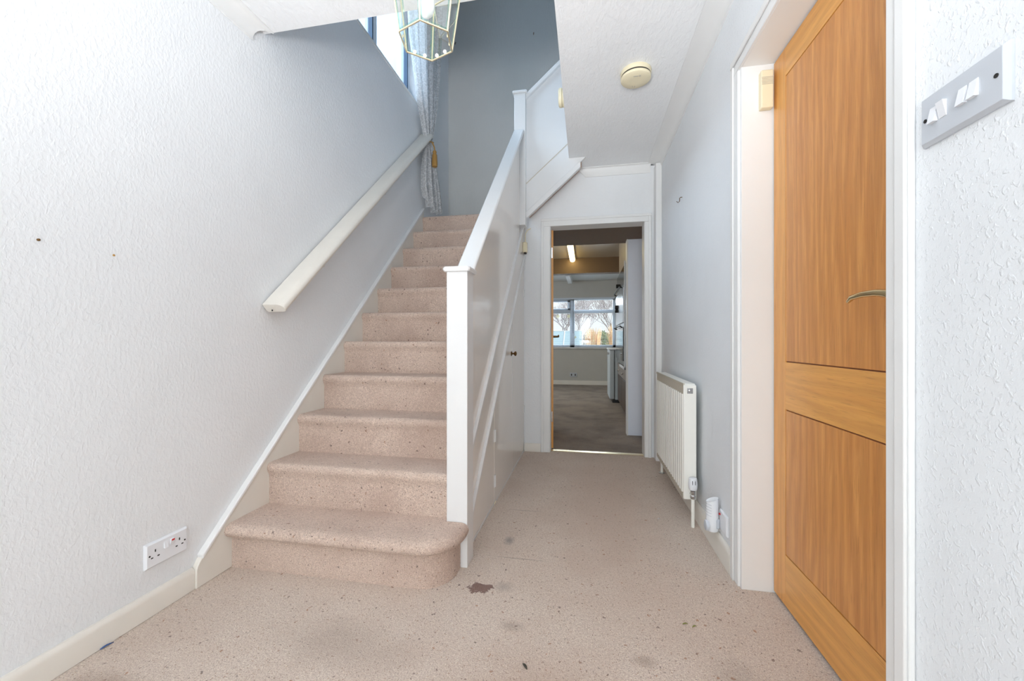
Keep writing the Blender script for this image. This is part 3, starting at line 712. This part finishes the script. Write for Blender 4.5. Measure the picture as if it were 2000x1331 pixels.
# ---------------------------------------------------------------- bits lying on the carpet
def scrap(name, x, y, l, w, ang, mat, label, cat):
    c, s = math.cos(ang), math.sin(ang)
    rows = []
    for i in range(5):
        t = i / 4; ww = w * math.sin(PI * (.12 + .80 * t)); zz = .003 + .003 * math.sin(PI * t)
        rows.append([(x + c * (t - .5) * l - s * k * ww, y + s * (t - .5) * l + c * k * ww, zz - abs(k) * .0015) for k in (-.5, 0, .5)])
    o = recentre(put(name, B().sheet(rows), mat, solid=.0012)); tag(o, label, cat)
scrap('leaf_fragment', -.173, 1.135, .024, .008, -.9, M['leafdark'], 'dark dried leaf scrap on the carpet in the foreground', 'leaf')
scrap('leaf_fragment', .325, 1.402, .018, .005, .25, M['leafgreen'], 'olive green leaf scrap on the carpet, farther from the oak door', 'leaf')
scrap('leaf_fragment', .352, 1.395, .016, .005, .5, M['leafgreen'], 'olive green leaf scrap on the carpet, nearer the oak door', 'leaf')
scrap('paper_scrap', .38, 2.203, .010, .005, .3, M['pwhite'], 'tiny white paper scrap on the carpet before the radiator', 'paper')
scrap('tape_scrap', -1.452, .976, .032, .006, 1.35, M['blue'], 'blue scrap of tape under the left skirting board', 'tape')

# ---------------------------------------------------------------- lantern
LC = Vector((-.532, 1.272, 0)); zb, zt = 1.96, 2.19; Rb, Rt = .092, .126
LN = thing('lantern', (LC.x, LC.y, ZC), 'hexagonal brass and clear glass lantern hanging from the hall ceiling', 'pendant light')
a0 = math.atan2(1.182 - 1.272, -.516 + .532)
def hexp(r, z, k): a = a0 + k * PI / 3; return LC + Vector((math.cos(a) * r, math.sin(a) * r, z))
for k in range(6):
    p, q, p2, q2 = hexp(Rb, zb, k), hexp(Rb, zb, k + 1), hexp(Rt, zt, k), hexp(Rt, zt, k + 1)
    fr = put('frame_bar', B().tube([p, p2], .0030, 8), M['brassP'], LN)
    put('frame_bar', B().tube([p, q], .0030, 8), M['brassP'], LN); put('frame_bar', B().tube([p2, q2], .0030, 8), M['brassP'], LN)
    pn = put('pane', B().sheet([[p, q], [p2, q2]]), M['lglass'], LN, solid=.0)
    nrm = ((q - p).cross(p2 - p)).normalized()
    e = .0065
    u_ = (q - p).normalized(); b = B()
    for s_, (A_, B_) in ((1, (p, p2)), (-1, (q, q2))):
        b.sheet([[A_ + u_ * s_ * .002 - nrm * .001, A_ + u_ * s_ * (.002 + e) - nrm * .001], [B_ + u_ * s_ * .002 - nrm * .001, B_ + u_ * s_ * (.002 + e) - nrm * .001]])
    w_ = (p2 - p).normalized()
    b.sheet([[p + w_ * .003 + u_ * .004, q + w_ * .003 - u_ * .004], [p + w_ * (.003 + e) + u_ * .004, q + w_ * (.003 + e) - u_ * .004]])
    put('bevelled_edge', b, M['gglass'], pn)
    # brass roof bars up to the crown
    put('roof_bar', B().tube([p2, hexp(.03, zt + .075, k)], .0028, 8), M['brassP'], LN)
    put('roof_pane', B().sheet([[p2, q2], [hexp(.03, zt + .075, k), hexp(.03, zt + .075, k + 1)]]), M['lglass'], LN)
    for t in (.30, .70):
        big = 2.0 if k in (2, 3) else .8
        put('clip_and_glint', B().lathe([(.0015 * big, -.004), (.003 * big, -.001), (.0034 * big, .002), (.0026 * big, .006), (0, .008)], p.lerp(q, t) - Vector((math.cos(a0 + (k + .5) * PI / 3), math.sin(a0 + (k + .5) * PI / 3), 0)) * .005 + Vector((0, 0, .004)), n=12), M['opal'] if big > 1 else M['brassP'], LN)  # small brass clips; big rear beads in faintly glowing white stand for reflections
put('crown', B().lathe([(.034, .070), (.036, .078), (.02, .086), (.008, .100), (.008, .115)], LC + Vector((0, 0, zt)), n=18), M['brassP'], LN)
put('bulb_holder', B().lathe([(.014, 0), (.014, .04), (.02, .045), (.02, .05)], LC + Vector((0, 0, zt + .025)), n=16), M['brassP'], LN)
put('bulb', B().lathe([(.0, .0), (.012, .003), (.022, .014), (.028, .032), (.0285, .048), (.024, .070), (.016, .090), (.013, .10), (.013, .12)], LC + Vector((0, 0, zb + .082)), n=24), M['opal'], LN, label='white opal light bulb')
put('chain', B().tube([LC + Vector((0, 0, zt + .11)), LC + Vector((0, 0, ZC - .02))], .0035, 8), M['brassP'], LN)
put('ceiling_rose', B().lathe([(.045, 0), (.045, .006), (.03, .018), (.008, .022)], LC + Vector((0, 0, ZC)), d=(0, 0, -1), n=24), M['brassP'], LN)

# ---------------------------------------------------------------- lace curtain with tie-back
CR = thing('lace_curtain', (-1.41, 3.4, 2.2), 'sheer white lace curtain gathered at the stairwell window', 'curtain')
def crow(z, y0, y1, amp, ph, nf=6.5, x=-1.405):
    n = 90; out = []
    for i in range(n + 1):
        t = i / n; y = y0 + (y1 - y0) * t
        out.append((x + amp * math.sin(t * nf * 2 * PI + ph) + amp * .4 * math.sin(t * 17 + ph * 2), y + amp * .3 * math.cos(t * nf * 4 * PI), z))
    return out
keys = [(4.35, 2.95, 3.74, .030), (3.9, 2.97, 3.72, .030), (3.5, 3.02, 3.68, .028), (3.2, 3.12, 3.62, .026), (3.0, 3.20, 3.56, .024), (2.86, 3.27, 3.51, .020), (2.77, 3.32, 3.47, .016), (2.72, 3.33, 3.48, .016), (2.62, 3.30, 3.56, .020), (2.45, 3.27, 3.66, .024), (2.30, 3.26, 3.72, .026), (2.22, 3.30, 3.74, .026)]
rows = []
for (za, a, c, d), (zb_, a2, c2, d2) in zip(keys, keys[1:]):
    for k in range(4):
        t = k / 4; rows.append(crow(za + (zb_ - za) * t, a + (a2 - a) * t, c + (c2 - c) * t, d + (d2 - d) * t, .4 * za))
last = crow(2.22, 3.30, 3.74, .026, .9)
rows.append([(x, y, z + .035 * math.sin(i * .22) * .8 - .05 * math.sin(i / 90 * PI)) for i, (x, y, z) in enumerate(last)])
put('fabric', B().sheet(rows), M['lace'], CR, smooth=80)
put('curtain_rail', B().box(XL, XL + .09, 1.7, 3.8, 4.35, 4.38), M['satin'], CR)
TB = thing('curtain_tieback', (-1.40, 3.42, 2.74), 'gold rope tie-back with tassel round the lace curtain', 'tie-back')
b = B(); ringp = [(-1.405 + .036 * math.cos(t), 3.395 + .095 * math.sin(t), 2.752 + .035 * math.sin(t) - .012 * math.cos(t)) for t in [2 * PI * i / 28 for i in range(29)]]
b.tube(ringp, .006, 8); put('cord', b, M['gold'], TB)
b = B().tube([(-1.365, 3.40, 2.74), (-1.352, 3.415, 2.70), (-1.35, 3.42, 2.665)], .006, 8)
put('cord', b, M['gold'], TB)
put('tassel', B().lathe([(.004, 0), (.016, -.008), (.018, -.02), (.014, -.032), (.022, -.042), (.026, -.12), (.024, -.15), (.0, -.152)], (-1.35, 3.42, 2.675), n=18), M['gold'], TB)

# ---------------------------------------------------------------- kitchen
FL = thing('fluorescent_light', (-.22, 6.25, ZC), 'lit fluorescent batten light on the kitchen ceiling', 'light')
put('housing', B().box(-.275, -.175, 5.55, 6.95, ZC - .035, ZC), M['kbeam'], FL)
put('diffuser', B().prism([(-.27, ZC - .03), (-.262, ZC - .062), (-.24, ZC - .075), (-.21, ZC - .075), (-.188, ZC - .062), (-.18, ZC - .03)], 'y', 5.57, 6.93), M['tube'], FL)
FL2 = thing('fluorescent_light', (-.33, 8.0, 2.215), 'unlit batten light under the lower far ceiling in front of the window', 'light')
put('housing', B().box(-.38, -.28, 7.5, 8.5, 2.19, 2.215), M['satin'], FL2)
put('diffuser', B().prism([(-.38, 2.19), (-.37, 2.15), (-.29, 2.15), (-.28, 2.19)], 'y', 7.5, 8.5), M['satin'], FL2)
# oven housing
TU = thing('oven_housing', (.75, 5.2, 0), 'tall kitchen unit with a built-in double oven just past the pier', 'kitchen unit')
UX = .462
put('carcass', B().box(UX + .02, 1.15, 4.74, 6.02, .08, 2.37), M['taupe'], TU)
put('end_panel', B().box(UX, 1.15, 4.70, 4.74, .46, 1.95), M['lilac'], TU, bevel=.002)
put('end_panel', B().box(UX, 1.15, 4.70, 4.74, .0, .46), M['oakE'], TU, label='orange wood lower end panel')
put('cupboard_door', B().box(UX, UX + .02, 4.76, 5.5, 1.86, 2.35), M['taupe'], TU, bevel=.002)
put('drawer', B().box(UX, UX + .02, 4.76, 6.0, .46, .62), M['taupe'], TU, bevel=.002)
put('cupboard_door', B().box(UX, UX + .02, 4.76, 5.38, .08, .45), M['brown'], TU, bevel=.002)
put('cupboard_door', B().box(UX, UX + .02, 5.39, 6.0, .08, .45), M['brown'], TU, bevel=.002)
for y in (5.1, 5.7): put('knob', B().lathe([(.006, 0), (.006, .012), (.014, .018), (.012, .026), (0, .028)], (UX, y, .53), d=(-1, 0, 0), n=12), M['chrome'], TU)
ov = put('oven', B().box(UX - .012, UX + .02, 4.80, 5.98, .64, 1.85), M['steel'], TU, bevel=.003)
put('oven_frame', B().box(UX - .02, UX - .008, 4.79, 4.83, .60, 1.88).box(UX - .02, UX - .008, 4.79, 5.5, .60, .63), M['pwhite'], ov, bevel=.003)
put('oven_fascia', B().box(UX - .016, UX - .010, 4.86, 5.96, 1.62, 1.83), M['ovenglass'], ov)
put('oven_door', B().box(UX - .03, UX - .010, 4.86, 5.96, 1.16, 1.58), M['steel'], ov, bevel=.003)
put('oven_door', B().box(UX - .03, UX - .010, 4.86, 5.96, .70, 1.10), M['ovenglass'], ov, bevel=.003)
for z in (1.60, 1.12): put('oven_handle', B().tube([(UX - .03, 4.95, z - .02), (UX - .055, 4.96, z), (UX - .06, 5.3, z), (UX - .06, 5.86, z), (UX - .03, 5.87, z - .02)], .008, 10), M['black'], ov)
for z in (1.40, 1.35): put('control_knob', B().lathe([(.026, 0), (.026, .034), (.022, .040), (0, .041)], (UX - .028, 5.62, z), d=(-1, 0, 0), n=20), M['black'], ov)
put('control_knob', B().lathe([(.026, 0), (.026, .03), (0, .032)], (UX - .016, 5.7, 1.70), d=(-1, 0, 0), n=20), M['black'], ov)
# free-standing appliance beyond it
AP = thing('fridge', (.70, 6.4, 0), 'white undercounter fridge standing past the oven unit', 'fridge')
put('body', B().box(.435, 1.1, 6.16, 6.75, .05, .80), M['fridge'], AP, bevel=.008, seg=3)
put('appliance_door', B().box(.352, .425, 6.16, 6.75, .06, .80), M['fridge'], AP, bevel=.014, seg=4)
put('door_seal', B().box(.425, .436, 6.17, 6.74, .07, .79), M['black'], AP)
put('worktop', B().box(.34, 1.1, 6.15, 6.76, .802, .822), M['pwhite'], AP, bevel=.004)
put('plinth', B().box(.40, 1.0, 6.2, 6.7, 0, .05), M['black'], AP)
put('handle', B().lathe([(.015, 0), (.015, .03), (0, .032)], (.352, 6.19, .75), d=(-1, 0, 0), n=12), M['chrome'], AP)
KS = thing('wall_socket', (-.26, 8.6, .22), 'small double socket on the far kitchen wall below the window', 'socket')
put('face_plate', B().box(-.335, -.185, 8.588, 8.6, .165, .255), M['pgrey'], KS, bevel=.003)
put('rocker', B().box(-.27, -.25, 8.583, 8.589, .215, .24), M['pgrey'], KS)
for x in (-.31, -.23): put('pin_hole', B().box(x, x + .02, 8.587, 8.589, .19, .23), M['dark'], KS)
# venetian blind
VB = thing('venetian_blind', (-.8, 8.62, 1.83), 'thin-slatted venetian blind lowered over the kitchen window', 'blind')
b = B(); z = WZ1 - .06
while z > WZ0 + .02:
    b.obox(((WX0 + WX1) / 2, 8.605, z), (1, 0, 0), (0, .995, .10), (0, -.10, .995), (WX1 - WX0) / 2 - .03, .0115, .0004); z -= .024
o = put('slat', b, M['upvc'], VB, smooth=0); o['kind'] = 'stuff'
put('head_rail', B().box(WX0 + .02, WX1 - .02, 8.59, 8.62, WZ1 - .035, WZ1), M['upvc'], VB, bevel=.002)
put('pull_cord', B().tube([(-.262, 8.585, WZ1 - .03), (-.262, 8.583, 1.10)], .004, 6), M['black'], VB)
for x in (-1.7, -.95, -.46, -.20, .42): put('ladder_cord', B().box(x - .0008, x + .0008, 8.591, 8.5925, WZ0 + .02, WZ1 - .03), M['upvc'], VB)
# flower stickers on the glass
def petals(x, z, r, lab):
    F = thing('flower_sticker', (x, 8.665, z), lab, 'sticker', 'flower stickers on the kitchen window')
    b = B(); n = 40
    pts = [(x + r * (.72 + .28 * math.cos(i / n * 2 * PI * 5)) * math.cos(i / n * 2 * PI), z + r * (.72 + .28 * math.cos(i / n * 2 * PI * 5)) * math.sin(i / n * 2 * PI)) for i in range(n)]
    b.prism(pts, 'y', 8.6635, 8.6655); put('petals', b, M['petal'], F)
    put('centre', B().lathe([(r * .26, 0), (0, .004)], (x, 8.6635, z), d=(0, -1, 0), n=12), M['dark'] if lab.find('low') < 0 else M['petal'], F)
M['petal'] = plain('cream_petal', (250, 240, 196), .6)
petals(-.597, 1.47, .046, 'cream flower sticker on the kitchen window, nearest the door leaf')
petals(-.357, 1.47, .046, 'cream flower sticker on the kitchen window, beside the mullion')
petals(-.226, 1.016, .036, 'cream flower sticker low on the kitchen window')

# ---------------------------------------------------------------- garden
def gmat(name, c1, c2, sc_=3):
    m = N(name); v = m.coord(); a = m.noise(v, sc_, 5, .7)
    m.set(Base_Color=m.mix(m.ramp(a, [(.35, (0, 0, 0)), (.65, (1, 1, 1))]), s2l(c1), s2l(c2)), Roughness=.9); return m.m
M['lawn'] = gmat('lawn', (110, 122, 74), (150, 150, 104)); M['bark'] = gmat('bark', (120, 104, 96), (168, 152, 146), 8)
M['shrub'] = gmat('shrub_green', (92, 112, 74), (140, 150, 104), 9); M['goldg'] = gmat('golden_stems', (232, 190, 140), (250, 224, 180), 9)
M['olive'] = gmat('olive_stems', (170, 160, 70), (206, 190, 100), 9)
M['rust'] = gmat('rust_stems', (176, 122, 84), (206, 158, 116), 9); M['fence'] = gmat('fence_wood', (150, 140, 136), (182, 172, 170), 6)
M['distant'] = gmat('bare_twig', (150, 140, 148), (196, 186, 190), 12); M['hedge'] = gmat('hedge_far', (110, 120, 112), (150, 156, 148), 5)
struct('floor.003', B().box(-14, 12, 8.75, 34, -.55, -.4), M['lawn'], smooth=0)
GH = thing('greenhouse', (-1.6, 13.6, -.4), 'aluminium-framed glass greenhouse in the garden', 'greenhouse')
gx0, gx1, gy0, gy1, ze, zr = -2.6, -.12, 13.0, 15.6, .58, 1.28
b = B(); xm = (gx0 + gx1) / 2; ym = (gy0 + gy1) / 2
xs = [gx0 + (gx1 - gx0) * i / 4 for i in range(5)]
for x in xs:
    b.tube([(x, gy0, -.4), (x, gy0, ze), (x, ym, zr), (x, gy1, ze), (x, gy1, -.4)], .022, 6)
for y, z in ((gy0, -.38), (gy0, ze), (ym, zr), (gy1, ze), (gy0, .05)): b.tube([(gx0, y, z), (gx1, y, z)], .024, 6)
put('frame', b, M['upvc'], GH)
for x0, x1 in zip(xs, xs[1:]):
    put('pane', B().sheet([[(x0, gy0, -.4), (x1, gy0, -.4)], [(x0, gy0, ze), (x1, gy0, ze)]]), M['ghg'] if 'ghg' in M else M.setdefault('ghg', plain('misty_glass', (206, 222, 228), .3)), GH)
    put('pane', B().sheet([[(x0, gy0, ze), (x1, gy0, ze)], [(x0, ym, zr), (x1, ym, zr)]]), M.setdefault('ghr', plain('roof_glass', (150, 178, 192), .2)), GH)
    put('pane', B().sheet([[(x0, gy1, ze), (x1, gy1, ze)], [(x0, ym, zr), (x1, ym, zr)]]), M['ghr'], GH)
put('gable', B().prism([(gy0, -.4), (gy1, -.4), (gy1, ze), (ym, zr), (gy0, ze)], 'x', gx1 - .01, gx1), M['ghg'], GH)
def tuft(name, x, y, z0, hgt, spread, n, mat, label, cat, w=.02, group=None):
    b = B(); rnd = random.Random(int(x * 97 + y * 13))
    for i in range(n):
        a = rnd.uniform(0, 2 * PI); r = rnd.uniform(0, spread * .4); hh = hgt * rnd.uniform(.55, 1); le = rnd.uniform(.1, .7) * spread
        p0 = Vector((x + r * math.cos(a), y + r * math.sin(a), z0)); d = Vector((math.cos(a), math.sin(a), 0)); t = Vector((-d.y, d.x, 0)) * w
        p1 = p0 + d * le * .5 + Vector((0, 0, hh * .7)); p2 = p0 + d * le + Vector((0, 0, hh))
        b.sheet([[p0 - t, p0 + t], [p1 - t, p1 + t], [p2 - t * .3, p2 + t * .3]])
    o = recentre(put(name, b, mat, smooth=0)); tag(o, label, cat, group); return o
tuft('ornamental_grass', .22, 12.6, -.4, 1.75, .34, 420, M['goldg'], 'tall golden feathery grass seen in the middle of the kitchen window', 'grass', .016)
tuft('ornamental_grass', 1.0, 13.2, -.4, 1.9, .40, 420, M['goldg'], 'tall golden feathery grass at the right of the kitchen window', 'grass', .016)
tuft('ornamental_grass', .62, 11.0, -.4, 1.15, .40, 300, M['olive'], 'yellow-green low grass in front of the golden grass', 'grass', .014)
tuft('ornamental_grass', -.10, 11.4, -.4, 1.1, .28, 260, M['rust'], 'rust brown low stems beside the greenhouse', 'grass', .014)
def bush(name, x, y, z0, r, hgt, n, mat, label, cat='shrub'):
    b = B(); rnd = random.Random(int(x * 31 + y * 7))
    for i in range(n):
        u_ = rnd.uniform(-1, 1); a = rnd.uniform(0, 2 * PI); rr = rnd.uniform(.6, 1) ** .5
        p = Vector((x + r * rr * math.sqrt(1 - u_ * u_) * math.cos(a), y + r * rr * math.sqrt(1 - u_ * u_) * math.sin(a), z0 + hgt * (.5 + .5 * u_ * rr)))
        d = Vector((rnd.uniform(-1, 1), rnd.uniform(-1, 1), rnd.uniform(-1, 1))).normalized() * .07; t = d.orthogonal().normalized() * .035
        b.b.faces.new([b.b.verts.new(q) for q in (p - d, p + t, p + d, p - t)])
    o = recentre(put(name, b, mat, smooth=0)); tag(o, label, cat)
bush('shrub', .62, 15.2, -.4, .50, 1.7, 1500, M['shrub'], 'leafy green shrub beyond the greenhouse in the garden')
def bare_tree(x, y, hgt, label, seed, lean=0):
    rnd = random.Random(seed); T = thing('bare_tree', (x, y, -.4), label, 'tree', 'bare winter trees beyond the garden fence')
    tr, tw = B(), B()
    def grow(p, d, L_, r, lv):
        q = p + d * L_
        (tr if lv < 2 else tw).tube([p, p.lerp(q, .5) + Vector((rnd.uniform(-1, 1), rnd.uniform(-1, 1), 0)) * L_ * .05, q], [r, r * .85, r * .65], 6 if lv < 2 else 3)
        if lv >= 5: return
        r = max(r, .012)
        for k in range(rnd.choice((3, 4)) if lv < 4 else 4):
            nd = (d + Vector((rnd.uniform(-1, 1), rnd.uniform(-1, 1), rnd.uniform(-.25, .7))) * .75).normalized()
            grow(q if k else p.lerp(q, .7), nd, L_ * rnd.uniform(.58, .8), r * .58, lv + 1)
    grow(Vector((x, y, -.4)), Vector((lean, 0, 1)).normalized(), hgt * .22, .055, 0)
    put('trunk', tr, M['bark'], T); put('twigs', tw, M['distant'], T)['kind'] = 'stuff'
bare_tree(-.5, 16.8, 5.0, 'bare winter tree nearest the house, right behind the greenhouse', 3)
bare_tree(1.3, 20.5, 6.2, 'bare winter tree at the right of the far garden, above the golden grass', 11, .1)
bare_tree(-1.4, 24.5, 7.4, 'bare winter tree far off at the left, seen above the greenhouse roof', 33)
bare_tree(1.7, 28.0, 8.2, 'bare winter tree farthest off, at the right by the end fence', 21)
FN = thing('garden_fence', (0, 26, -.4), 'weathered board fence at the end of the garden', 'fence')
pm = None
for i in range(60):
    x = -6 + i * .2
    if pm is None:
        o = put('board', B().box(-6, -5.82, 31, 31.03, -.4, 1.35), M['fence'], FN, smooth=0); pm = o
    else:
        o = pm.copy(); C.objects.link(o); o.parent = FN; o.location = pm.location + Vector((.2 * i, random.uniform(0, .01), random.uniform(-.02, .02)))
b = B().box(-6, 6, 31.03, 31.08, 0, .08).box(-6, 6, 31.03, 31.08, 1.0, 1.08); put('rail', b, M['fence'], FN)
